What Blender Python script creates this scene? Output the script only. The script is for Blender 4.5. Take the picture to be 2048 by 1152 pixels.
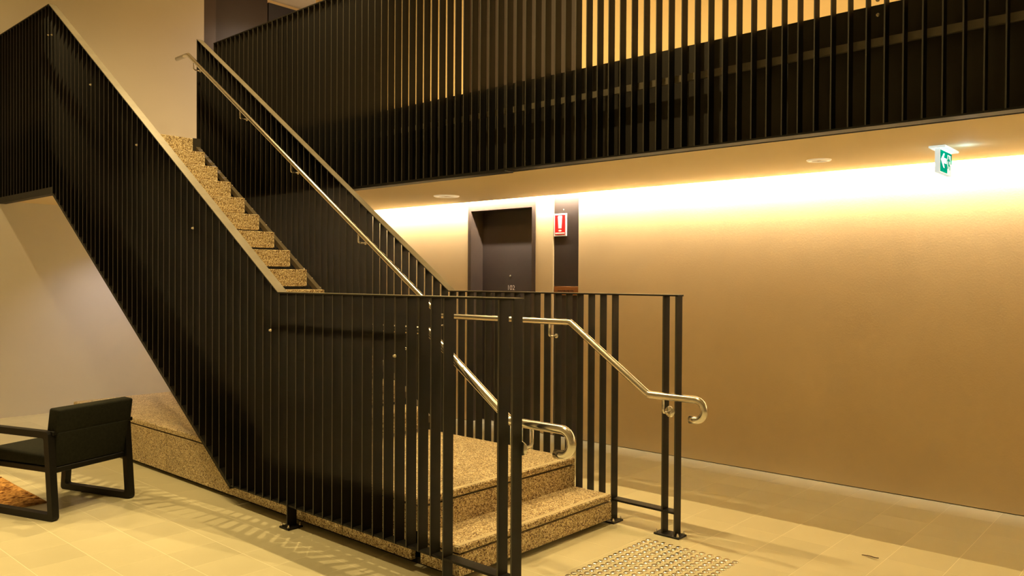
import bpy, bmesh, math, random
from mathutils import Vector, Matrix

random.seed(7)
for o in list(bpy.data.objects):
    bpy.data.objects.remove(o, do_unlink=True)
scene = bpy.context.scene
COL = scene.collection

# ------------------------------------------------------------------ camera
cam_d = bpy.data.cameras.new('camera')
cam_d.sensor_width = 36.0
cam_d.lens = 1589.1 / 2048 * 36.0
cam_d.clip_start = 0.05
cam_d.clip_end = 100
cam = bpy.data.objects.new('camera', cam_d)
COL.objects.link(cam)
cam.matrix_world = Matrix((
    (0.66576461, 0.00412502, -0.74615043, 0.0),
    (-0.74614121, 0.01111440, -0.66569495, 0.0),
    (0.00554701, 0.99992972, 0.01047742, 1.5),
    (0, 0, 0, 1)))
scene.camera = cam

# ------------------------------------------------------------------ world, exposure
world = bpy.data.worlds.new('world')
scene.world = world
world.use_nodes = True
world.node_tree.nodes['Background'].inputs[0].default_value = (1.0, 0.78, 0.52, 1)
world.node_tree.nodes['Background'].inputs[1].default_value = 0.02
scene.view_settings.view_transform = 'Standard'
scene.view_settings.look = 'None'
scene.view_settings.exposure = 0.35
scene.view_settings.gamma = 1.0
scene.view_settings.use_curve_mapping = False

WARM = (1.0, 0.71, 0.30)
LAMP_W = 335.0          # atrium downlights
LAMP_W2 = 225.0
COVE_W = 58.0

# ------------------------------------------------------------------ main dimensions (metres)
XL, XR, XM, XW = 2.651, 4.08, 4.27, 5.975      # slat planes of the two stair sides, of the gallery; the wall
SD, ST = 0.065, 0.007                           # slat depth and thickness
ZR, ZT = 1.418, 4.039                           # level rail low, level rail high
Y0, YT = 4.27, 8.15                             # where the rail starts and stops climbing
SL = (ZT - ZR) / (YT - Y0)
ZLAND, ZUP = 0.367, 2.963
YB = 9.643
ZS = 2.30                                       # soffit under the gallery
ZC = 5.5                                        # high ceiling
YREAR, XLEFT = -4.5, -4.0

# ------------------------------------------------------------------ materials
def s2l(c):
    return tuple((v / 255 / 12.92) if v / 255 <= 0.04045 else ((v / 255 + 0.055) / 1.055) ** 2.4 for v in c)

def mat(name, col, rough=0.5, metal=0.0, spec=0.5, emit=None, estr=0.0):
    m = bpy.data.materials.new(name)
    m.use_nodes = True
    b = m.node_tree.nodes['Principled BSDF']
    b.inputs['Base Color'].default_value = (*col, 1)
    b.inputs['Roughness'].default_value = rough
    b.inputs['Metallic'].default_value = metal
    b.inputs['Specular IOR Level'].default_value = spec
    if emit:
        b.inputs['Emission Color'].default_value = (*emit, 1)
        b.inputs['Emission Strength'].default_value = estr
    return m

def nodes(m):
    return m.node_tree.nodes, m.node_tree.links, m.node_tree.nodes['Principled BSDF']

def add_noise_color(m, c1, c2, scale, detail=4, lo=0.3, hi=0.7, coord='Object'):
    n, l, b = nodes(m)
    tc = n.new('ShaderNodeTexCoord')
    ns = n.new('ShaderNodeTexNoise')
    ns.inputs['Scale'].default_value = scale
    ns.inputs['Detail'].default_value = detail
    rp = n.new('ShaderNodeValToRGB')
    rp.color_ramp.elements[0].position = lo
    rp.color_ramp.elements[1].position = hi
    rp.color_ramp.elements[0].color = (*c1, 1)
    rp.color_ramp.elements[1].color = (*c2, 1)
    l.new(tc.outputs[coord], ns.inputs['Vector'])
    l.new(ns.outputs['Fac'], rp.inputs['Fac'])
    l.new(rp.outputs['Color'], b.inputs['Base Color'])
    return rp, tc

def add_bump(m, scale, strength, dist=0.002, detail=3, coord='Object'):
    n, l, b = nodes(m)
    tc = n.new('ShaderNodeTexCoord')
    ns = n.new('ShaderNodeTexNoise')
    ns.inputs['Scale'].default_value = scale
    ns.inputs['Detail'].default_value = detail
    bp = n.new('ShaderNodeBump')
    bp.inputs['Strength'].default_value = strength
    bp.inputs['Distance'].default_value = dist
    l.new(tc.outputs[coord], ns.inputs['Vector'])
    l.new(ns.outputs['Fac'], bp.inputs['Height'])
    l.new(bp.outputs['Normal'], b.inputs['Normal'])

M = {}
M['steel'] = mat('black_painted_steel', (0.004, 0.0035, 0.0026), 0.5, 0.0, 0.28)
add_noise_color(M['steel'], (0.0032, 0.0027, 0.0018), (0.0050, 0.0042, 0.0030), 6.0)
M['cap'] = mat('lit_rail_steel', (0.16, 0.14, 0.105), 0.38, 0.0, 0.6)  # black rail steel as lit from above, brightness put into the colour
add_noise_color(M['cap'], (0.14, 0.122, 0.09), (0.185, 0.165, 0.125), 9.0)  # brightness of the lit rail tops put into the colour
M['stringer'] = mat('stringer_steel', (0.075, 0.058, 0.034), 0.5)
M['edge'] = mat('slat_edge_highlight', (0.048, 0.045, 0.036), 0.45)  # edge highlight of the black slats put into the colour
M['stainless'] = mat('brushed_stainless', (0.80, 0.78, 0.74), 0.2, 1.0)
M['bolt'] = mat('bolt_steel', (0.65, 0.6, 0.5), 0.3, 1.0)
M['plaster'] = mat('stippled_plaster', (0.74, 0.69, 0.60), 0.85, 0, 0.3)
add_noise_color(M['plaster'], (0.79, 0.61, 0.345), (0.84, 0.655, 0.375), 1.6)
add_bump(M['plaster'], 95, 0.22, 0.003)
M['white'] = mat('white_wall_paint', (0.78, 0.75, 0.70), 0.8, 0, 0.3)
add_noise_color(M['white'], (0.76, 0.73, 0.68), (0.80, 0.77, 0.72), 1.2)
add_bump(M['white'], 160, 0.12, 0.001)
M['soffit'] = mat('soffit_paint', (0.74, 0.68, 0.58), 0.75, 0, 0.3)
add_noise_color(M['soffit'], (0.82, 0.67, 0.42), (0.86, 0.71, 0.45), 1.0)
M['dark'] = mat('shadow_gap', (0.006, 0.005, 0.004), 0.8)
M['fascia'] = mat('dark_fascia', (0.020, 0.016, 0.011), 0.6)
add_noise_color(M['fascia'], (0.016, 0.013, 0.009), (0.026, 0.021, 0.014), 3.0)
M['doorbrown'] = mat('dark_brown_door', (0.045, 0.032, 0.026), 0.45)
add_noise_color(M['doorbrown'], (0.040, 0.028, 0.023), (0.050, 0.036, 0.029), 2.5)
M['frame'] = mat('brown_door_frame', (0.085, 0.06, 0.047), 0.35)
add_noise_color(M['frame'], (0.075, 0.053, 0.042), (0.095, 0.067, 0.052), 5.0)
M['navy'] = mat('navy_panel', (0.022, 0.022, 0.034), 0.5)
M['bronze'] = mat('bronze_plate', (0.42, 0.17, 0.045), 0.4, 0.35)
M['red'] = mat('sign_red', (0.75, 0.012, 0.012), 0.4)
M['signwhite'] = mat('sign_white', (0.85, 0.83, 0.8), 0.4)
M['ink'] = mat('dark_ink', (0.02, 0.012, 0.008), 0.6)
M['number'] = mat('number_metal', (0.65, 0.55, 0.48), 0.4, 0.3)
M['green'] = mat('exit_green', (0.0, 0.20, 0.12), 1.0, 0.0, 0.0, emit=(0.0, 0.50, 0.34), estr=0.3)
M['exitwhite'] = mat('exit_white', (0.8, 0.85, 0.85), 1.0, 0.0, 0.0, emit=(0.72, 0.95, 1.0), estr=0.45)
M['cream'] = mat('cream_fitting', (0.88, 0.83, 0.68), 0.45, emit=(1.0, 0.8, 0.5), estr=0.25)
M['ring'] = mat('downlight_ring', (0.86, 0.83, 0.76), 0.45)
M['lens'] = mat('fitting_lens', (0.5, 0.44, 0.33), 0.3)
M['lamp'] = mat('lamp_lens', (0.8, 0.8, 0.8), 0.4, emit=(1.0, 0.75, 0.4), estr=6.0)
M['led'] = mat('led_strip_lens', (0.9, 0.9, 0.85), 0.4, emit=(1.0, 0.88, 0.68), estr=2.0)
for k_ in ('lamp', 'led', 'cream', 'green', 'exitwhite'):
    M[k_].cycles.emission_sampling = 'NONE'
M['fabric'] = mat('dark_upholstery', (0.016, 0.017, 0.012), 0.9, 0, 0.2)
add_noise_color(M['fabric'], (0.009, 0.010, 0.007), (0.016, 0.017, 0.011), 60)
add_bump(M['fabric'], 220, 0.4, 0.001)
M['chairframe'] = mat('chair_frame_black', (0.004, 0.004, 0.004), 0.5, 0.0, 0.3)
M['grout'] = mat('pale_grout', (0.88, 0.83, 0.64), 0.85)
M['leaf'] = mat('dry_leaf', (0.05, 0.025, 0.01), 0.8)
M['rugm'] = mat('jute_rug', (0.4, 0.2, 0.07), 0.95, 0, 0.1)

def floor_tile_mat():
    m = mat('cream_floor_tile', (0.62, 0.54, 0.38), 0.34, 0, 0.45)
    n, l, b = nodes(m)
    rp, tc = add_noise_color(m, (0.59, 0.55, 0.37), (0.66, 0.62, 0.425), 2.2, 5, 0.25, 0.75)
    oi = n.new('ShaderNodeObjectInfo')
    mr = n.new('ShaderNodeMapRange')
    mr.inputs[3].default_value = 0.95
    mr.inputs[4].default_value = 1.05
    hs = n.new('ShaderNodeHueSaturation')
    l.new(oi.outputs['Random'], mr.inputs[0])
    l.new(mr.outputs[0], hs.inputs['Value'])
    l.new(rp.outputs['Color'], hs.inputs['Color'])
    l.new(hs.outputs['Color'], b.inputs['Base Color'])
    return m
M['tile'] = floor_tile_mat()

def terrazzo(name, base, chip_l, chip_d, sc=170.0, rough=0.45, amt=1.0):
    m = mat(name, base, rough, 0, 0.4)
    n, l, b = nodes(m)
    tc = n.new('ShaderNodeTexCoord')
    v = n.new('ShaderNodeTexVoronoi')
    v.inputs['Scale'].default_value = sc
    sep = n.new('ShaderNodeSeparateColor')
    rp = n.new('ShaderNodeValToRGB')
    e = rp.color_ramp.elements
    e[0].position = 0.0
    e[0].color = (*chip_d, 1)
    e[1].position = 1.0
    e[1].color = (*chip_l, 1)
    for p, c in ((0.22, chip_d), (0.3, base), (0.74, base), (0.84, chip_l)):
        x = e.new(p)
        x.color = (*c, 1)
    rp.color_ramp.interpolation = 'LINEAR'
    ns = n.new('ShaderNodeTexNoise')
    ns.inputs['Scale'].default_value = 7
    mx = n.new('ShaderNodeMix')
    mx.data_type = 'RGBA'
    mx.blend_type = 'MULTIPLY'
    mr = n.new('ShaderNodeMapRange')
    mr.inputs[1].default_value = 0.3
    mr.inputs[2].default_value = 0.7
    mr.inputs[3].default_value = 0.82
    mr.inputs[4].default_value = 1.0
    l.new(tc.outputs['Object'], v.inputs['Vector'])
    l.new(tc.outputs['Object'], ns.inputs['Vector'])
    l.new(v.outputs['Color'], sep.inputs[0])
    l.new(sep.outputs[0], rp.inputs['Fac'])
    l.new(ns.outputs['Fac'], mr.inputs[0])
    mx.inputs['Factor'].default_value = 1.0
    l.new(rp.outputs['Color'], mx.inputs['A'])
    l.new(mr.outputs[0], mx.inputs['B'])
    l.new(mx.outputs['Result'], b.inputs['Base Color'])
    bp = n.new('ShaderNodeBump')
    bp.inputs['Strength'].default_value = 0.25
    bp.inputs['Distance'].default_value = 0.002
    l.new(sep.outputs[1], bp.inputs['Height'])
    l.new(bp.outputs['Normal'], b.inputs['Normal'])
    return m
M['terrazzo'] = terrazzo('exposed_terrazzo', (0.56, 0.43, 0.225), (0.92, 0.82, 0.58), (0.14, 0.072, 0.026))
M['honed'] = terrazzo('honed_terrazzo_edge', (0.68, 0.58, 0.36), (0.74, 0.64, 0.42), (0.60, 0.50, 0.30))

# ------------------------------------------------------------------ mesh helpers
def link(o, parent=None, loc=None):
    COL.objects.link(o)
    if parent is not None:
        o.parent = parent
    if loc is not None:
        o.location = loc
    return o

def mesh_obj(name, verts, faces, m, parent=None, smooth=False, origin=(0, 0, 0)):
    """verts in the parent's coordinates; origin becomes the object's own origin."""
    me = bpy.data.meshes.new(name)
    ox, oy, oz = origin
    me.from_pydata([(x - ox, y - oy, z - oz) for x, y, z in verts], [], faces)
    me.materials.append(m)
    if smooth:
        for p in me.polygons:
            p.use_smooth = True
    me.update()
    o = bpy.data.objects.new(name, me)
    return link(o, parent, origin)

BOXF = [(0, 3, 2, 1), (4, 5, 6, 7), (0, 1, 5, 4), (1, 2, 6, 5), (2, 3, 7, 6), (3, 0, 4, 7)]
def boxv(x0, x1, y0, y1, z0, z1):
    return [(x0, y0, z0), (x1, y0, z0), (x1, y1, z0), (x0, y1, z0), (x0, y0, z1), (x1, y0, z1), (x1, y1, z1), (x0, y1, z1)]

def bevel_obj(o, w, seg=1):
    bm = bmesh.new()
    bm.from_mesh(o.data)
    bmesh.ops.bevel(bm, geom=list(bm.edges), offset=w, segments=seg, affect='EDGES', profile=0.5)
    bm.to_mesh(o.data)
    bm.free()
    return o

def box(name, x0, x1, y0, y1, z0, z1, m, parent=None, bevel=0, seg=1):
    """coordinates are relative to the parent"""
    o = mesh_obj(name, boxv(x0, x1, y0, y1, z0, z1), BOXF, m, parent, origin=((x0 + x1) / 2, (y0 + y1) / 2, z0))
    if bevel:
        bevel_obj(o, bevel, seg)
    return o

def boxes(name, lst, m, parent=None):
    v, f = [], []
    for b in lst:
        k = len(v)
        v += boxv(*b)
        f += [tuple(i + k for i in q) for q in BOXF]
    return mesh_obj(name, v, f, m, parent)

def prism_yz(name, pts, x0, x1, m, parent=None, bevel=0, origin=None):
    """pts: (y,z) outline counter-clockwise seen from +x, extruded along x"""
    n = len(pts)
    v = [(x0, y, z) for y, z in pts] + [(x1, y, z) for y, z in pts]
    f = [tuple(range(n - 1, -1, -1)), tuple(range(n, 2 * n))]
    for i in range(n):
        j = (i + 1) % n
        f.append((i, j, n + j, n + i))
    o = mesh_obj(name, v, f, m, parent, origin=origin or ((x0 + x1) / 2, pts[0][0], pts[0][1]))
    bm = bmesh.new()
    bm.from_mesh(o.data)
    bmesh.ops.recalc_face_normals(bm, faces=list(bm.faces))
    if bevel:
        bmesh.ops.bevel(bm, geom=list(bm.edges), offset=bevel, segments=1, affect='EDGES', profile=0.5)
    bm.to_mesh(o.data)
    bm.free()
    return o

def fillet(pts, r, seg=6):
    out = [Vector(pts[0])]
    for i in range(1, len(pts) - 1):
        a, b, c = Vector(pts[i - 1]), Vector(pts[i]), Vector(pts[i + 1])
        d1, d2 = (a - b).normalized(), (c - b).normalized()
        ang = d1.angle(d2)
        t = min(r / math.tan(ang / 2), (a - b).length * 0.45, (c - b).length * 0.45)
        p1, p2 = b + d1 * t, b + d2 * t
        for k in range(seg + 1):
            u = k / seg
            out.append((1 - u) ** 2 * p1 + 2 * u * (1 - u) * b + u * u * p2)
    out.append(Vector(pts[-1]))
    return out

def tube(name, pts, r, m, parent=None, sides=14, cap=True):
    pts = [Vector(p) for p in pts]
    n = len(pts)
    v, f = [], []
    t0 = (pts[1] - pts[0]).normalized()
    up = Vector((1, 0, 0)) if abs(t0.x) < 0.9 else Vector((0, 0, 1))
    nrm = (up - t0 * up.dot(t0)).normalized()
    for i, p in enumerate(pts):
        t = ((pts[min(i + 1, n - 1)] - pts[max(i - 1, 0)])).normalized()
        nrm = (nrm - t * nrm.dot(t)).normalized()
        bn = t.cross(nrm)
        for k in range(sides):
            a = 2 * math.pi * k / sides
            v.append(tuple(p + nrm * (r * math.cos(a)) + bn * (r * math.sin(a))))
    for i in range(n - 1):
        for k in range(sides):
            k2 = (k + 1) % sides
            f.append((i * sides + k, i * sides + k2, (i + 1) * sides + k2, (i + 1) * sides + k))
    if cap:
        f.append(tuple(range(sides - 1, -1, -1)))
        f.append(tuple((n - 1) * sides + k for k in range(sides)))
    o = mesh_obj(name, v, f, m, parent, origin=tuple(pts[0]))
    for p in o.data.polygons:
        p.use_smooth = len(p.vertices) == 4
    return o

def lathe(name, prof, m, parent=None, center=(0, 0, 0), axis='Z', sides=24, smooth=True):
    """prof: (radius, height) list"""
    v, f = [], []
    for r, h in prof:
        for k in range(sides):
            a = 2 * math.pi * k / sides
            if axis == 'Z':
                p = (r * math.cos(a), r * math.sin(a), h)
            elif axis == 'X':
                p = (h, r * math.cos(a), r * math.sin(a))
            else:
                p = (r * math.sin(a), h, r * math.cos(a))
            v.append((p[0] + center[0], p[1] + center[1], p[2] + center[2]))
    for i in range(len(prof) - 1):
        for k in range(sides):
            k2 = (k + 1) % sides
            f.append((i * sides + k, i * sides + k2, (i + 1) * sides + k2, (i + 1) * sides + k))
    f.append(tuple(range(sides - 1, -1, -1)))
    f.append(tuple((len(prof) - 1) * sides + k for k in range(sides)))
    o = mesh_obj(name, v, f, m, parent, origin=center)
    if smooth:
        for p in o.data.polygons:
            p.use_smooth = len(p.vertices) == 4
    return o

def text(name, body, size, m, parent, matrix, depth=0.0015):
    cu = bpy.data.curves.new(name, 'FONT')
    cu.body = body
    cu.size = size
    cu.align_x = 'CENTER'
    cu.align_y = 'CENTER'
    cu.extrude = depth
    t = bpy.data.objects.new(name + '_curve', cu)
    COL.objects.link(t)
    dg = bpy.context.evaluated_depsgraph_get()
    me = bpy.data.meshes.new_from_object(t.evaluated_get(dg))
    bpy.data.objects.remove(t, do_unlink=True)
    bpy.data.curves.remove(cu)
    me.materials.clear()
    me.materials.append(m)
    o = bpy.data.objects.new(name, me)
    COL.objects.link(o)
    o.parent = parent
    o.matrix_local = matrix
    return o

def thing(name, label, cat, loc=(0, 0, 0), group=None, rotz=0.0):
    o = bpy.data.objects.new(name, None)
    o.empty_display_size = 0.1
    COL.objects.link(o)
    o.location = loc
    o.rotation_euler = (0, 0, rotz)
    o['label'] = label
    o['category'] = cat
    if group:
        o['group'] = group
    return o

def struct(o, label=None):
    o['kind'] = 'structure'
    if label:
        o['label'] = label
    return o

def facing_wall(x, y, z):
    """text placed on a wall of constant x, read from -x: text right is -y, text up is z"""
    return Matrix(((0, 0, -1, x), (-1, 0, 0, y), (0, 1, 0, z), (0, 0, 0, 1)))

# ================================================================== SETTING
# floor: base + tiles
fl = boxes('floor', [(XLEFT, 8.0, YREAR, 11.0, -0.15, -0.0005)], M['grout'])
struct(fl, 'cream tiled floor of the stair hall')
GX, GY = 0.2875, 0.2915
camP = Vector((0, 0, 1.5))
Rm = cam.matrix_world.to_3x3()
def project(p):
    d = Vector(p) - camP
    w = -(d.dot(Rm.col[2]))
    if w < 0.2:
        return None
    return (1024 + 1589.1 * d.dot(Rm.col[0]) / w, 576 - 1589.1 * d.dot(Rm.col[1]) / w, w)

def in_frame(cs, mg=20):
    ps = [project(c) for c in cs]
    if any(p is None for p in ps):
        return None
    xs, ys = [p[0] for p in ps], [p[1] for p in ps]
    if max(xs) < -mg or min(xs) > 2048 + mg or max(ys) < -mg or min(ys) > 1152 + mg:
        return None
    return (max(xs) - min(xs)) * (max(ys) - min(ys))

tv = []
tile_me = None
cands, outer = [], []
for i in range(-22, 22):
    for j in range(-32, 22):
        x, y = 1.96 + GX * i, 4.25 + GY * j
        if x < XLEFT or x + GX > 8 or y < YREAR or y + GY > 11:
            continue
        if x > XW - 0.02 or y > YB - 0.02:
            continue
        if x > 2.80 and x + GX < 4.0 and y > 2.86 and y + GY < 7.7:
            continue
        cs = [(x, y, 0), (x + GX, y, 0), (x, y + GY, 0), (x + GX, y + GY, 0)]
        a = in_frame(cs)
        (cands if a else outer).append((a or 0, x, y))
cands.sort(reverse=True)
g = 0.0016
def tile_box(x, y):
    x1, y1 = min(x + GX - g, XW - 0.004), min(y + GY - g, YB - 0.004)
    return (x + g, x1, y + g, y1, -0.006, 0.0)
for a, x, y in cands[:300]:
    if x + GX > XW or y + GY > YB:
        b = tile_box(x, y)
        o = mesh_obj('tile', boxv(*b), BOXF, M['tile'], fl, origin=(b[0], b[2], b[4]))
        continue
    if tile_me is None:
        o = mesh_obj('tile', boxv(g, GX - g, g, GY - g, 0, 0.006), BOXF, M['tile'], fl)
        tile_me = o.data
    else:
        o = bpy.data.objects.new('tile', tile_me)
        link(o, fl)
    o.location = (x, y, -0.006)
rest = boxes('tile_field', [tile_box(x, y) for a, x, y in cands[300:] + outer], M['tile'], fl)
rest['kind'] = 'stuff'

# back wall (whole below, up to the passage above)
w = boxes('wall_back', [(XLEFT, 7.4, YB, YB + 0.2, 0.0, 2.95), (XLEFT, 4.924, YB, YB + 0.2, 2.95, ZC)], M['white'])
struct(w, 'pale painted wall behind the stair')
# right wall with the door opening and the service panel recess
w = boxes('wall_right', [
    (XW, XW + 0.3, YREAR, 4.498, 0.006, 2.95),
    (XW, XW + 0.3, 4.802, 5.022, 0.006, 2.95),
    (XW, XW + 0.3, 5.955, YB, 0.006, 2.95),
    (XW, XW + 0.3, 5.022, 5.955, 2.293, 2.95),
    (XW + 0.22, XW + 0.3, 4.498, 5.955, 0.0, 2.293),
    (XW + 0.05, XW + 0.3, 4.498, 4.802, 0.006, 2.95)], M['plaster'])
struct(w, 'stippled plaster wall washed by a light cove')
b = boxes('trim_1', [(XW + 0.01, XW + 0.2, YREAR, 5.022, -0.004, 0.007), (XW + 0.01, XW + 0.2, 5.955, YB, -0.004, 0.007)], M['dark'])
struct(b, 'dark shadow gap at the foot of the plaster wall')
w = boxes('wall_upper', [
    (XW, XW + 0.3, YREAR, 4.495, 2.95, ZC), (XW, XW + 0.3, 6.02, 8.75, 2.95, ZC),
    (XW, XW + 0.3, 4.495, 6.02, 5.05, ZC),
    (XW + 0.12, XW + 0.3, 4.495, 6.02, 2.95, 5.05),
    (4.80, 7.3, 10.25, 10.4, 2.95, ZC), (7.2, 7.4, 8.75, 10.25, 2.95, ZC), (XW + 0.3, 7.4, 8.6, 8.75, 2.95, ZC)], M['plaster'])
struct(w, 'beige wall of the upper gallery')
w = boxes('wall_left', [(XLEFT - 0.2, XLEFT, YREAR, YB, 0, ZC)], M['white'])
struct(w, 'pale wall of the hall behind the lounge')
w = boxes('wall_rear', [(XLEFT, XW, YREAR - 0.2, YREAR, 0, ZC)], M['white'])
struct(w, 'pale wall of the hall behind the viewer')
c = boxes('ceiling', [(XLEFT - 0.2, 7.4, YREAR - 0.2, 10.4, ZC, ZC + 0.2)], M['white'])
struct(c, 'high pale ceiling of the hall')
# gallery slab and its soffit
s = boxes('ceiling_soffit', [(4.41, 5.86, YREAR, 8.07, ZS, 2.33), (2.735, 5.86, 8.07, YB, ZS, 2.33)], M['soffit'])
struct(s, 'beige soffit under the upper gallery')
s = boxes('floor_gallery', [(4.41, XW, YREAR, 8.07, 2.46, 2.953), (2.735, XW, 8.10, YB, 2.46, 2.953),
                            (4.80, 7.3, YB + 0.2, 10.25, 2.75, 2.953), (XW + 0.3, 7.3, 8.75, YB + 0.2, 2.96, 2.97)], M['soffit'])
struct(s, 'floor slab of the upper gallery')
s = boxes('trim_2', [(4.398, 4.41, YREAR, 8.07, ZS - 0.002, 2.953), (2.722, 2.735, 8.07, YB, ZS - 0.002, 2.953),
                     (2.722, 4.41, 8.055, 8.065, ZS - 0.002, 2.80), (4.002, 4.41, 8.055, 8.095, 2.80, 2.966)], M['fascia'])
struct(s, 'dark fascia along the slab edge behind the slats')

# door 102
d = thing('door_1', 'dark brown recessed apartment door numbered 102 in the plaster wall', 'door', (XW, 5.49, 0))
d['kind'] = 'structure'
def P(y):
    return y - 5.49
fr = boxes('door_frame', [(-0.006, 0.18, P(5.910), P(5.955), 0, 2.293), (-0.006, 0.18, P(5.022), P(5.068), 0, 2.293),
                          (-0.006, 0.18, P(5.068), P(5.910), 2.217, 2.293)], M['frame'], d)
lf = box('door_leaf', 0.174, 0.215, P(5.068), P(5.910), 0.005, 2.217, M['doorbrown'], d, bevel=0.002)
lathe('peephole', [(0.011, 0), (0.011, -0.006), (0.006, -0.008)], M['bolt'], d, (0.174, P(5.508), 1.538), 'X', 16)
text('door_number', '102', 0.073, M['number'], d, facing_wall(0.172, P(5.498), 1.414))

# upper doors seen through the slats and over the landing
d2 = thing('door_2', 'dark recessed door of the upper gallery behind the slats', 'door', (XW, 5.26, 2.953))
d2['kind'] = 'structure'
box('door_leaf', 0.05, 0.12, -0.765, 0.76, 0, 2.097, M['doorbrown'], d2, bevel=0.002)
box('door_frame', 0.0, 0.05, 0.70, 0.76, 0, 2.097, M['frame'], d2)
box('door_frame', 0.0, 0.05, -0.765, -0.705, 0, 2.097, M['frame'], d2)
d3 = thing('door_3', 'tall dark brown door at the end of the upper landing', 'door', (5.7, 10.19, 2.953))
d3['kind'] = 'structure'
box('door_leaf', -0.34, 0.45, 0.0, 0.05, 0, 2.545, M['doorbrown'], d3, bevel=0.002)
box('door_frame', -0.62, -0.34, -0.02, 0.05, 0, 2.545, M['frame'], d3, bevel=0.002)
pn = box('wall_panel', 6.17, 7.19, 10.19, 10.245, 2.954, 5.44, M['navy'], bevel=0.002)
pn['label'] = 'navy blue-black wall panel right of the upper landing door'
pn['category'] = 'panel'

# ================================================================== SLATS
SLAT_ME = None
def slat_mesh():
    global SLAT_ME
    if SLAT_ME is None:
        me = bpy.data.meshes.new('slat')
        me.from_pydata(boxv(0, 1, -0.5, 0.5, 0, 1), [], BOXF)
        me.materials.append(M['steel'])
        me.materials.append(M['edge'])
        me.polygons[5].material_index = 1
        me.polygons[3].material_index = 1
        SLAT_ME = me
    return SLAT_ME
def slat(parent, x, y, z0, z1, name='slat', d=SD, t=ST):
    o = bpy.data.objects.new(name, slat_mesh())
    COL.objects.link(o)
    o.parent = parent
    o.location = (x - parent.location.x, y - parent.location.y, z0 - parent.location.z)
    o.scale = (d, t, z1 - z0)
    return o

def rail_z(y):
    return ZR if y <= Y0 else (ZT if y >= YT else ZR + SL * (y - Y0))
UY0, UZ0, USL = 4.836, 0.134, 0.6646
def under_z(y):
    return UZ0 if y <= UY0 else min(UZ0 + USL * (y - UY0), 2.33)
UYT = UY0 + (2.33 - UZ0) / USL

RT = 0.010   # rail thickness
def sloped_strip(name, pts, th, x0, x1, m, parent):
    """a flat bar following pts (y, z of its top face), thickness th downwards"""
    ox, oy, oz = parent.location
    n = len(pts)
    v, f = [], []
    for y, z in pts:
        v += [(x0 - ox, y - oy, z - oz), (x1 - ox, y - oy, z - oz), (x1 - ox, y - oy, z - th - oz), (x0 - ox, y - oy, z - th - oz)]
    for i in range(n - 1):
        a = 4 * i
        for k in range(4):
            k2 = (k + 1) % 4
            f.append((a + k, a + 4 + k, a + 4 + k2, a + k2))
    f.append((0, 1, 2, 3))
    f.append((4 * n - 1, 4 * n - 2, 4 * n - 3, 4 * n - 4))
    return mesh_obj(name, v, f, m, parent, origin=v[0])

def lit_top_strip(tr, a, b2, x0, x1, t):
    o = sloped_strip('lit_rail_top', [a, b2], 0.003, x0, x1, M['cap'], t)  # thin paler strip carries the light on the rail top as colour
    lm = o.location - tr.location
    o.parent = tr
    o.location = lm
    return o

def foot_plate(parent, x0, x1, y0, y1, bolts):
    ox, oy, oz = parent.location
    p = box('base_plate', x0 - ox, x1 - ox, y0 - oy, y1 - oy, 0.0, 0.011, M['steel'], parent, bevel=0.002)
    cx, cy = (x0 + x1) / 2 - ox, (y0 + y1) / 2 - oy
    for bx, by in bolts:
        lathe('bolt', [(0.008, 0.011), (0.008, 0.02), (0.005, 0.021), (0.005, 0.03), (0.003, 0.031)], M['bolt'], p,
              (bx - ox - cx, by - oy - cy, 0.0), 'Z', 8)

def arc(cy, cz, r, a0, a1, n=14):
    return [(cy + r * math.cos(math.radians(a0 + (a1 - a0) * k / n)), cz + r * math.sin(math.radians(a0 + (a1 - a0) * k / n))) for k in range(n + 1)]

HSL = 0.6734
HTOP = 1.232 + HSL * (8.18 - 4.275)
def handrail(parent, x, side, brackets):
    """side +1: fixed to slats at larger x, -1: smaller x"""
    ox, oy, oz = parent.location
    base = [(8.44, HTOP), (8.18, HTOP), (4.275, 1.232), (3.075, 1.232), (2.495, 0.832), (2.19, 0.832)]
    pts = fillet([(x, y, z) for y, z in base], 0.035, 6)
    pts += [Vector((x, y, z)) for y, z in arc(2.19, 0.775, 0.057, 90, 270)[1:]]
    pts.append(Vector((x, 2.225, 0.718)))
    loc = [(p.x - ox, p.y - oy, p.z - oz) for p in pts]
    h = tube('handrail', loc, 0.0212, M['stainless'], parent, 18)
    hx, hy, hz = h.location
    for y in brackets:
        if y > 4.275:
            z = 1.232 + HSL * (y - 4.275)
        elif y > 3.075:
            z = 1.232
        elif y > 2.495:
            z = 0.832 + (y - 2.495) * 0.4 / 0.58
        else:
            z = 0.832
        xs = (XR if side > 0 else XL + SD)
        def L(px, py, pz):
            return (px - ox - hx, py - oy - hy, pz - oz - hz)
        rod = fillet([L(x, y, z - 0.018), L(x, y, z - 0.098), L(xs - side * 0.006, y, z - 0.098)], 0.018, 5)
        br = tube('bracket', rod, 0.0065, M['stainless'], h, 10)
        bx, by, bz = br.location
        pr_ = 0.031 if y < 2.6 else 0.014
        c = L(xs - side * 0.006, y, z - 0.098)
        me = lathe('bracket_plate', [(0.0, -0.001), (pr_, -0.001), (pr_ + 0.002, 0.002), (pr_, 0.006), (0.0, 0.006)], M['stainless'], h,
                   (c[0] if side > 0 else c[0] - 0.006, c[1], c[2]), 'X', 20)
    return h

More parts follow.
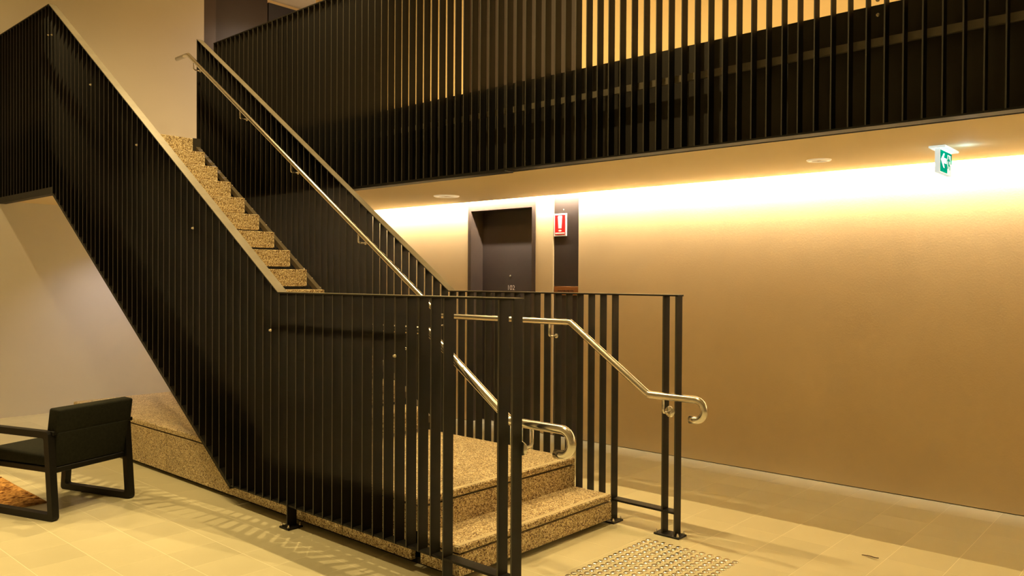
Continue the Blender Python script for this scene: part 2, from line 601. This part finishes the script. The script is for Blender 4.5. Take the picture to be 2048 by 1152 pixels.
YS = 0.0905
def stair_side(xs, name, label, side):
    t = thing(name, label, 'balustrade', (xs + SD / 2, 2.355, 0))
    ox, oy, oz = t.location
    ymax = YB - 0.03 if side < 0 else 8.165
    k = 0
    foot = 15
    while True:
        y = 2.807 + YS * k
        if y > ymax:
            break
        zb = under_z(y)
        if k in (0, foot):
            zb = 0.011
        elif side > 0 and False:
            pass
        slat(t, xs, y, zb, rail_z(y - 0.004 if y > Y0 else y) - 0.004)
        k += 1
    for y in (2.362, 2.446):
        slat(t, xs, y, 0.011, ZR - 0.004, t=0.010)
    # rails
    x0, x1 = xs - 0.001, xs + SD + 0.001
    top = [(2.350, ZR), (Y0, ZR), (YT, ZT)]
    if side < 0:
        top.append((YB - 0.004, ZT))
    else:
        top.append((8.168, ZT))
    for a, b2 in zip(top[:-1], top[1:]):
        if b2[0] - a[0] > 0.1:
            tr = sloped_strip('top_rail', [(a[0], a[1] - 0.003), (b2[0], b2[1] - 0.003)], RT - 0.003, x0, x1, M['steel'], t)
            lit_top_strip(tr, a, b2, x0, x1, t)
    sloped_strip('bottom_rail', [(2.362, 0.148), (2.80, 0.148)], 0.012, x0, x1, M['steel'], t)
    pts = [(2.80, 0.142), (UY0, 0.142)]
    sloped_strip('bottom_rail', pts, 0.010, x0 + 0.006, x1, M['steel'], t)
    sloped_strip('bottom_rail', [(UY0 + 0.01, 0.144), (8.066, 0.144 + USL * (8.066 - UY0 - 0.01))], 0.030, x0 + 0.006, x1 + 0.01, M['steel'], t)
    if side < 0:
        sloped_strip('bottom_rail', [(8.055, 2.334), (YB - 0.004, 2.334)], 0.062, x0 + 0.002, x1 + 0.005, M['steel'], t)
    foot_plate(t, xs - 0.02, xs + 0.075, 2.322, 2.490, [(xs - 0.009, 2.335), (xs + 0.064, 2.335), (xs + 0.064, 2.478), (xs - 0.009, 2.478)])
    if side > 0:
        foot_plate(t, xs - 0.03, xs + 0.075, 2.765, 2.862, [(xs - 0.018, 2.777), (xs + 0.064, 2.777)])
    else:
        foot_plate(t, xs - 0.022, xs + 0.08, 2.765, 2.862, [(xs - 0.012, 2.777), (xs - 0.012, 2.85)])
        yf = 2.807 + YS * foot
        foot_plate(t, xs - 0.022, xs + 0.08, yf - 0.05, yf + 0.05, [(xs - 0.011, yf - 0.035), (xs - 0.011, yf + 0.035), (xs + 0.068, yf - 0.035)])
    return t

stairL = stair_side(XL, 'balustrade', 'near black flat-bar balustrade of the stair, climbing to the top left corner', -1)
stairR = stair_side(XR, 'balustrade', 'far black flat-bar balustrade of the stair, in front of door 102', 1)
handrail(stairL, XL + SD + 0.076, -1, [8.10, 7.19, 6.284, 5.302, 4.31, 3.198, 2.36])
handrail(stairR, XR - 0.078, 1, [8.06, 7.12, 6.235, 5.255, 4.31, 3.246, 2.395])
# bracket bolts showing on the outer edge of the near slats
for y, z in ((8.141, 3.747), (8.064, 3.731), (7.193, 3.129), (6.284, 2.522), (5.302, 1.846), (4.31, 1.182), (3.198, 1.104)):
    ky = 2.807 + YS * round((y - 2.807) / YS)
    ox, oy, oz = stairL.location
    lathe('bracket_bolt', [(0.009, 0.0), (0.009, -0.003), (0.006, -0.004), (0.006, -0.012), (0.004, -0.013)], M['bolt'], stairL,
          (XL - ox, ky - oy, z - oz), 'X', 12)

# gallery balustrade
gal = thing('balustrade', 'long black slatted balustrade hung along the upper gallery edge', 'balustrade', (XM + SD / 2, 2.2, ZS))
y = 2.179 - 0.0891 * 22
gy = []
while y < 8.15:
    gy.append(y)
    y += 0.0891
for y in gy:
    slat(gal, XM, y, 2.306, ZT - 0.004)
sloped_strip('top_rail', [(gy[0] - 0.04, ZT), (8.155, ZT)], RT, XM - 0.001, XM + SD + 0.001, M['steel'], gal)
sloped_strip('bottom_rail', [(gy[0] - 0.04, 2.3065), (3.885, 2.3065)], 0.010, XM - 0.001, XM + SD + 0.03, M['steel'], gal)
sloped_strip('bottom_rail', [(3.888, 2.3065), (8.155, 2.3065)], 0.022, XM - 0.001, XM + SD + 0.03, M['steel'], gal)
sloped_strip('fixing_bar', [(gy[0] - 0.04, 2.762), (8.10, 2.762)], 0.042, XM + SD, XM + SD + 0.022, M['cap'], gal)  # lit rail steel, brightness put into the colour
for y, z in ((1.36, 2.98), (0.86, 2.86), (1.36, 2.90)):
    ox, oy, oz = gal.location
    lathe('bracket_bolt', [(0.011, 0.0), (0.011, -0.004), (0.005, -0.006)], M['bolt'], gal, (4.398 - ox, y - oy, z - oz), 'X', 12)

# ================================================================== STAIRCASE
st = thing('staircase', 'terrazzo stair with two low steps, a landing and a steep flight', 'staircase', (3.39, 2.785, 0))
SO = st.location
def sbox(name, x0, x1, y0, y1, z0, z1, m, parent=None, bevel=0):
    p = parent or st
    off = SO if p is st else SO + p.location
    return box(name, x0 - off.x, x1 - off.x, y0 - off.y, y1 - off.y, z0 - off.z, z1 - off.z, m, p, bevel)
XA, XB = 2.742, 4.052
# lower step
t1 = sbox('tread', XA, XB, 2.785, 3.08, 0.1454, 0.1834, M['terrazzo'], bevel=0.006)
sbox('nosing_strip', XA + 0.004, XB - 0.004, 2.7905, 2.822, 0.1834, 0.1842, M['honed'], t1)
sbox('riser', XA + 0.001, XB, 2.786, 3.07, 0.032, 0.1364, M['terrazzo'])
sbox('shadow_joint', XA + 0.015, XB - 0.004, 2.806, 3.07, 0.1364, 0.1454, M['dark'])
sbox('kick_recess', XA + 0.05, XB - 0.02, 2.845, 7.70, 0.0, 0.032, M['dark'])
# landing that runs on under the flight
t2 = sbox('landing_slab', XA - 0.001, XB, 3.066, 7.80, ZLAND - 0.040, ZLAND, M['terrazzo'], bevel=0.006)
sbox('nosing_strip', XA + 0.004, XB - 0.004, 3.0715, 3.103, ZLAND, ZLAND + 0.0008, M['honed'], t2)
sbox('riser', XA + 0.02, XB - 0.002, 3.067, 3.13, 0.1836, ZLAND - 0.049, M['terrazzo'])
sbox('shadow_joint', XA + 0.018, XB - 0.004, 3.090, 7.77, ZLAND - 0.049, ZLAND - 0.040, M['dark'])
js = [3.066, 3.74, 4.84, 5.94, 7.04, 7.785]
for a, b2 in zip(js[:-1], js[1:]):
    sbox('side_panel', XA, XA + 0.03, a + (0.075 if a < 3.1 else 0.003), b2 - 0.003, 0.032, ZLAND - 0.049, M['terrazzo'], bevel=0.0015)
    sbox('side_panel', XB - 0.03, XB, a + (0.075 if a < 3.1 else 0.003), b2 - 0.003, 0.032, ZLAND - 0.049, M['terrazzo'], bevel=0.0015)
sbox('end_panel', XA, XB, 7.785, 7.80, 0.032, ZLAND - 0.049, M['terrazzo'])
# flight
NR = 15
RI = (ZUP - ZLAND) / NR
YTOP = 8.067
GO = 0.2613
step_me = None
for k in range(1, NR):
    yk, zk = YTOP - (NR - k) * GO, ZLAND + RI * k
    if step_me is None:
        fh = 0.146
        o = prism_yz('step', [(0, -fh), (0.045, -fh), (0.045, -0.05), (0.30, -0.05), (0.30, 0), (0, 0)], -0.62, 0.62, M['terrazzo'], st,
                     bevel=0.004, origin=(0, 0, 0))
        step_me = o.data
    else:
        o = bpy.data.objects.new('step', step_me)
        link(o, st)
    o.location = (3.38 - SO.x, yk - SO.y, zk - SO.z)
sbox('landing_edge', 2.76, 4.0, YTOP, YTOP + 0.033, ZUP - 0.146, ZUP, M['terrazzo'], bevel=0.004)
sbox('landing_floor', 2.735, 4.41, YTOP + 0.036, YB - 0.005, 2.954, ZUP, M['terrazzo'])
for xa, xb in ((4.022, 4.066), (2.722, 2.758)):
    yA, yB_ = 4.44, 8.05
    zA = 1.495 + 0.667 * (yA - 5.977)
    zB = 1.495 + 0.667 * (yB_ - 5.977)
    prism_yz('stringer', [(yA - SO.y, zA - 0.05 - SO.z), (yB_ - SO.y, zB - 0.05 - SO.z), (yB_ - SO.y, zB - SO.z), (yA - SO.y, zA - SO.z)],
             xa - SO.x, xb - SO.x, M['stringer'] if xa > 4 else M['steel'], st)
    prism_yz('stringer_plate', [(UY0 - SO.y, 0.375), (8.05 - SO.y, 2.28), (8.05 - SO.y, 2.62), (4.55 - SO.y, 0.375)],
             (xa if xa < 3 else xa + 0.03) - SO.x, (xa if xa < 3 else xa + 0.03) + 0.012 - SO.x, M['steel'], st)
bolt_me = None
for k in range(18):
    yb = 5.86 + k * 0.125
    zb = 1.495 + 0.667 * (yb - 5.977)
    if bolt_me is None:
        o = lathe('bolt', [(0.006, 0.0), (0.006, 0.008), (0.003, 0.010)], M['bolt'], st, (0, 0, 0), 'Z', 8)
        bolt_me = o.data
    else:
        o = bpy.data.objects.new('bolt', bolt_me)
        link(o, st)
    o.location = (4.058 - SO.x, yb - SO.y, zb - 0.001 - SO.z)

# ================================================================== WALL FITTINGS
cb = thing('service_panel', 'tall dark brown service panel beside door 102 with a bronze plate', 'panel', (XW, 4.65, 0))
box('door_leaf', 0.012, 0.05, -0.149, 0.149, 1.442, 2.55, M['doorbrown'], cb, bevel=0.002)
box('door_leaf', 0.012, 0.05, -0.149, 0.149, 0.01, 1.352, M['doorbrown'], cb, bevel=0.002)
bz = box('name_plate', 0.008, 0.05, -0.147, 0.147, 1.356, 1.438, M['bronze'], cb, bevel=0.001)
text('plate_text', 'WATER METER', 0.029, M['ink'], cb, facing_wall(0.0075, 0.003, 1.393), 0.0006)
lathe('screw', [(0.006, 0), (0.006, -0.003), (0.003, -0.004)], M['bolt'], cb, (0.012, 0.035, 2.17), 'X', 10)

sg = thing('warning_sign', 'red and white exclamation mark warning sign beside door 102', 'sign', (XW - 0.004, 4.716, 2.026))
box('sign_plate', 0.0, 0.012, -0.075, 0.075, -0.108, 0.108, M['signwhite'], sg, bevel=0.001)
box('red_field', -0.0015, 0.0, -0.062, 0.062, -0.096, 0.094, M['red'], sg)
def flat(name, pts, x0, x1, m, parent):
    n = len(pts)
    v = [(x0, y, z) for y, z in pts] + [(x1, y, z) for y, z in pts]
    f = [tuple(range(n)), tuple(range(2 * n - 1, n - 1, -1))] + [(i, n + i, n + (i + 1) % n, (i + 1) % n) for i in range(n)]
    return mesh_obj(name, v, f, m, parent)
flat('exclamation_bar', [(-0.026, 0.078), (-0.018, 0.088), (0.018, 0.088), (0.026, 0.078), (0.018, -0.034), (-0.018, -0.034)], -0.0028, -0.0015, M['signwhite'], sg)
flat('exclamation_dot', [(0.019 * math.cos(a * math.pi / 6), -0.056 + 0.009 * math.sin(a * math.pi / 6)) for a in range(12)], -0.0028, -0.0015, M['signwhite'], sg)
flat('text_band', [(-0.056, -0.073), (0.056, -0.073), (0.056, -0.086), (-0.056, -0.086)], -0.0028, -0.0015, M['signwhite'], sg)

# exit sign hung from the soffit, seen edge-on
ex = thing('exit_sign', 'green and white exit sign with arrow hung under the soffit', 'sign', (5.28, 1.25, ZS))
box('ceiling_plate', -0.15, 0.17, -0.045, 0.045, -0.012, 0.0, M['exitwhite'], ex, bevel=0.002)
box('sign_body', -0.135, 0.135, -0.014, 0.014, -0.155, -0.012, M['exitwhite'], ex, bevel=0.002)
def exface(name, pts, m, dy):
    n = len(pts)
    y0, y1 = -0.014 - dy, -0.014
    v = [(x, y0, z) for x, z in pts] + [(x, y1, z) for x, z in pts]
    f = [tuple(range(n)), tuple(range(2 * n - 1, n - 1, -1))] + [(i, n + i, n + (i + 1) % n, (i + 1) % n) for i in range(n)]
    return mesh_obj(name, v, f, m, ex)
exface('green_field', [(-0.130, -0.148), (0.030, -0.148), (0.030, -0.022), (-0.130, -0.022)], M['green'], 0.0010)
exface('green_field', [(0.108, -0.085), (0.130, -0.085), (0.130, -0.022), (0.108, -0.022)], M['green'], 0.0010)
exface('green_field', [(0.030, -0.034), (0.108, -0.034), (0.108, -0.022), (0.030, -0.022)], M['green'], 0.0010)
exface('arrow', [(-0.122, -0.078), (-0.062, -0.036), (-0.035, -0.036), (-0.058, -0.062), (0.010, -0.062), (0.010, -0.094), (-0.058, -0.094), (-0.035, -0.122), (-0.062, -0.122)], M['exitwhite'], 0.0020)
exface('running_figure', [(0.052, -0.040), (0.068, -0.040), (0.068, -0.054), (0.092, -0.066), (0.088, -0.072), (0.070, -0.064), (0.072, -0.086), (0.094, -0.098), (0.088, -0.124), (0.080, -0.124), (0.082, -0.104), (0.062, -0.096), (0.046, -0.120), (0.038, -0.114), (0.054, -0.088), (0.052, -0.066), (0.040, -0.074), (0.036, -0.068), (0.052, -0.054)], M['green'], 0.0015)

el = bpy.data.lights.new('sign_glow', 'POINT')
el.energy = 0.22
el.color = (0.35, 0.75, 1.0)
el.shadow_soft_size = 0.03
link(bpy.data.objects.new('sign_glow', el), ex, (-0.05, -0.13, -0.05))
# soffit fittings
def soffit_fitting(name, label, x, y, r, cat):
    t = thing(name, label, cat, (x, y, ZS))
    lathe('trim_ring', [(r * 0.62, -0.002), (r * 0.66, -0.010), (r * 0.93, -0.008), (r, -0.002), (r, 0.0)], M['cream'], t, (0, 0, 0), 'Z', 32)
    lathe('lens', [(r * 0.62, -0.001), (r * 0.62, -0.004), (r * 0.2, -0.006), (r * 0.14, -0.010), (0.001, -0.011)], M['lens'], t, (0, 0, 0), 'Z', 24)
    return t
soffit_fitting('downlight', 'larger round soffit downlight above and left of door 102', 5.28, 5.56, 0.125, 'light')
soffit_fitting('emergency_light', 'small round soffit light left of the exit sign', 5.255, 1.985, 0.078, 'light')

# ================================================================== LOUNGE CHAIR
ch = thing('lounge_chair', 'black lounge chair with sled frame and dark upholstery seen from behind', 'chair', (1.79, 5.325, 0), rotz=math.radians(18.97))
def side_frame(uc):
    pts = fillet([(uc, 0.045, 0.021), (uc, 0.625, 0.021), (uc, 0.590, 0.530), (uc, 0.085, 0.530), (uc, 0.045, 0.021)], 0.03, 4)
    # closed loop of rectangular bar
    loop = [Vector(p) for p in [(0.025, 0.021), (0.645, 0.021), (0.600, 0.529), (0.065, 0.529)]]
    inner = []
    n = 4
    cx = sum(p.x for p in loop) / n
    cz = sum(p.y for p in loop) / n
    def rnd(ps, r):
        out = []
        for i in range(len(ps)):
            a, b3, c3 = ps[i - 1], ps[i], ps[(i + 1) % len(ps)]
            d1, d2 = (a - b3).normalized(), (c3 - b3).normalized()
            p1, p2 = b3 + d1 * r, b3 + d2 * r
            for k in range(5):
                u = k / 4
                out.append((1 - u) ** 2 * p1 + 2 * u * (1 - u) * b3 + u * u * p2)
        return out
    def offset(ps, d):
        out = []
        for i in range(len(ps)):
            a, b3, c3 = ps[i - 1], ps[i], ps[(i + 1) % len(ps)]
            e1, e2 = (b3 - a).normalized(), (c3 - b3).normalized()
            n1, n2 = Vector((-e1.y, e1.x)), Vector((-e2.y, e2.x))
            nn = (n1 + n2).normalized()
            out.append(b3 + nn * (d / nn.dot(n1)))
        return out
    o_ = rnd(offset(loop, -0.021), 0.03)
    i_ = rnd(offset(loop, 0.021), 0.012)
    m_ = len(o_)
    v = []
    for u in (uc - 0.023, uc + 0.023):
        v += [(u, p.x, p.y) for p in o_]
        v += [(u, p.x, p.y) for p in i_]
    f = []
    for k in range(m_):
        k2 = (k + 1) % m_
        f.append((k, k2, m_ + k2, m_ + k))
        f.append((2 * m_ + k, 3 * m_ + k, 3 * m_ + k2, 2 * m_ + k2))
        f.append((k, 2 * m_ + k, 2 * m_ + k2, k2))
        f.append((m_ + k, m_ + k2, 3 * m_ + k2, 3 * m_ + k))
    return mesh_obj('side_frame', v, f, M['chairframe'], ch)
side_frame(-0.02)
side_frame(0.545)
box('seat_rail', 0.0, 0.525, 0.052, 0.09, 0.283, 0.318, M['chairframe'], ch, bevel=0.004)
box('seat_rail', 0.0, 0.525, 0.575, 0.612, 0.283, 0.318, M['chairframe'], ch, bevel=0.004)
box('seat_rail', 0.003, 0.035, 0.06, 0.61, 0.283, 0.318, M['chairframe'], ch, bevel=0.004)
box('seat_rail', 0.49, 0.522, 0.06, 0.61, 0.283, 0.318, M['chairframe'], ch, bevel=0.004)
box('back_rail', -0.02, 0.575, 0.03, 0.06, 0.525, 0.550, M['chairframe'], ch, bevel=0.004)
def cushion(name, prof, x0, x1, r=0.02):
    o = prism_yz(name, prof, x0, x1, M['fabric'], ch)
    bm = bmesh.new()
    bm.from_mesh(o.data)
    bmesh.ops.bevel(bm, geom=list(bm.edges), offset=r, segments=3, affect='EDGES', profile=0.5)
    for fc in bm.faces:
        fc.smooth = True
    bm.to_mesh(o.data)
    bm.free()
    return o
cushion('seat_cushion', [(0.10, 0.319), (0.625, 0.319), (0.635, 0.405), (0.10, 0.385)], 0.006, 0.519)
cushion('back_panel', [(0.055, 0.318), (0.11, 0.330), (0.065, 0.545), (0.018, 0.540)], 0.006, 0.535, 0.012)
cushion('back_cushion', [(0.022, 0.535), (0.115, 0.500), (0.085, 0.690), (0.0, 0.682)], -0.005, 0.555, 0.014)

# rug: rows of braid
rv, rf = [], []
RX0, RX1, RY0, RY1 = 0.35, 1.885, 5.80, 8.4
nx, ny = 110, 240
for j in range(ny + 1):
    for i in range(nx + 1):
        x = RX0 + (RX1 - RX0) * i / nx
        y = RY0 + (RY1 - RY0) * j / ny
        row = math.sin(y * 2 * math.pi / 0.044)
        z = 0.009 + 0.0055 * row + 0.0025 * math.sin(x * 2 * math.pi / 0.05 + (1.6 if row > 0 else 0) + y * 9)
        if i in (0, nx) or j in (0, ny):
            z = 0.0008
        rv.append((x + random.uniform(-1, 1) * 0.001, y, z))
for j in range(ny):
    for i in range(nx):
        a = j * (nx + 1) + i
        rf.append((a, a + 1, a + nx + 2, a + nx + 1))
rug = mesh_obj('rug', rv, rf, M['rugm'], None, True, origin=(1.1, 7.1, 0))
rug['label'] = 'orange-brown woven jute rug in front of the lounge chair'
rug['category'] = 'rug'
n, l, b = nodes(M['rugm'])
tc = n.new('ShaderNodeTexCoord')
mp = n.new('ShaderNodeMapping')
mp.inputs['Scale'].default_value = (26, 48, 1)
ns = n.new('ShaderNodeTexNoise')
ns.inputs['Scale'].default_value = 1.0
ns.inputs['Detail'].default_value = 5
rp = n.new('ShaderNodeValToRGB')
rp.color_ramp.elements[0].position = 0.36
rp.color_ramp.elements[0].color = (0.13, 0.045, 0.012, 1)
rp.color_ramp.elements[1].position = 0.62
rp.color_ramp.elements[1].color = (0.62, 0.34, 0.11, 1)
l.new(tc.outputs['Object'], mp.inputs['Vector'])
l.new(mp.outputs['Vector'], ns.inputs['Vector'])
l.new(ns.outputs['Fac'], rp.inputs['Fac'])
l.new(rp.outputs['Color'], b.inputs['Base Color'])

# ================================================================== TACTILE STUDS
tp = thing('tactile_paving', 'field of small round metal tactile studs before the first step', 'tactile paving', (3.5, 2.2, 0))
stud_me = None
for i in range(26):
    for j in range(12):
        x, y = 3.945 - 0.0474 * i, 2.451 - 0.0488 * j
        q = project((x, y, 0.004))
        if q is None or q[1] > 1152 + 14:
            continue
        if stud_me is None:
            o = lathe('stud', [(0.0175, 0.0), (0.0165, 0.0022), (0.0135, 0.0052), (0.012, 0.0056), (0.001, 0.0058)], M['stainless'], tp, (0, 0, 0), 'Z', 16)
            stud_me = o.data
        else:
            o = bpy.data.objects.new('stud', stud_me)
            link(o, tp)
        o.location = (x - 3.5, y - 2.2, 0.0)

# dry leaf on the floor
lv, lf_ = [], []
for k in range(9):
    u = k / 8
    x = 4.512 - 0.014 * u + 0.008 * math.sin(u * 5)
    y = 1.450 - 0.095 * u
    wd = 0.007 * math.sin(math.pi * (0.08 + 0.84 * u))
    z = 0.003 + 0.010 * u * u
    lv += [(x - wd, y, z + 0.004), (x, y, z), (x + wd, y, z + 0.004), (x, y, z + 0.0015)]
for k in range(8):
    a = 4 * k
    for i in range(4):
        i2 = (i + 1) % 4
        lf_.append((a + i, a + 4 + i, a + 4 + i2, a + i2))
lf_.append((0, 1, 2, 3))
lf_.append((35, 34, 33, 32))
lo = mesh_obj('leaf', lv, lf_, M['leaf'], None, True, origin=(4.505, 1.40, 0.003))
lo['label'] = 'thin dry curled leaf lying on the floor at the right'
lo['category'] = 'leaf'

# ================================================================== LAMPS
def spot_lamp(x, y, power, label, group, col=WARM, ang=120, z=ZC, blend=0.9):
    t = thing('ceiling_downlight', label, 'light', (x, y, z), group)
    lathe('trim_ring', [(0.05, -0.004), (0.056, -0.010), (0.078, -0.006), (0.08, 0.0)], M['ring'], t, (0, 0, 0), 'Z', 24)
    lathe('lens', [(0.048, -0.002), (0.048, -0.005), (0.001, -0.006)], M['lamp'], t, (0, 0, 0), 'Z', 20)
    ld = bpy.data.lights.new('downlight_beam', 'SPOT')
    ld.energy = power
    ld.color = col
    ld.spot_size = math.radians(ang)
    ld.spot_blend = blend
    ld.shadow_soft_size = 0.018
    lo_ = bpy.data.objects.new('downlight_beam', ld)
    link(lo_, t, (0, 0, -0.03))
    return t
G1 = 'downlights above the stair'
for y in (2.93, 4.88, 6.83):
    spot_lamp(3.478, y, LAMP_W, 'round ceiling downlight in the row above the stair', G1, WARM, 150, ZC, 1.0)
G2 = 'downlights above the lounge side'
for y in (2.93, 4.88, 6.83, 8.60):
    spot_lamp(1.03, y, LAMP_W2, 'round ceiling downlight in the row above the lounge', G2, WARM, 74 if y < 8 else 96, ZC, 0.6)
G3 = 'downlights above the gallery'
spot_lamp(6.35, 9.0, 80.0, 'neutral white downlight in the alcove behind the upper landing', None, (1.0, 0.86, 0.78), 150)
for y in (1.4, 5.2):
    spot_lamp(5.25, y, 75.0, 'round ceiling downlight in the row above the gallery', G3, (1.0, 0.72, 0.34), 150, ZC, 1.0)

# added unseen light under the upper landing, brightening the lower back wall
spot_lamp(3.75, 8.95, 30.0, 'added neutral light in the soffit under the upper landing, unseen', None, (0.92, 0.88, 1.0), 112, ZS, 1.0)
# LED cove between soffit and wall
led = thing('cove_light', 'continuous warm white light cove along the top of the wall', 'light', (5.885, 2.5, 2.405))
boxes('led_strip', [(-0.012, 0.012, -6.9, 7.1, -0.012, 0.0)], M['led'], led)
al = bpy.data.lights.new('cove_glow', 'AREA')
al.shape = 'RECTANGLE'
al.size = 0.03
al.size_y = 14.0
al.energy = COVE_W * 14
al.color = (1.0, 0.88, 0.70)
ao = bpy.data.objects.new('cove_glow', al)
link(ao, led, (0.0, 0.1, -0.016))
ao.rotation_euler = (0, math.radians(-84), 0)
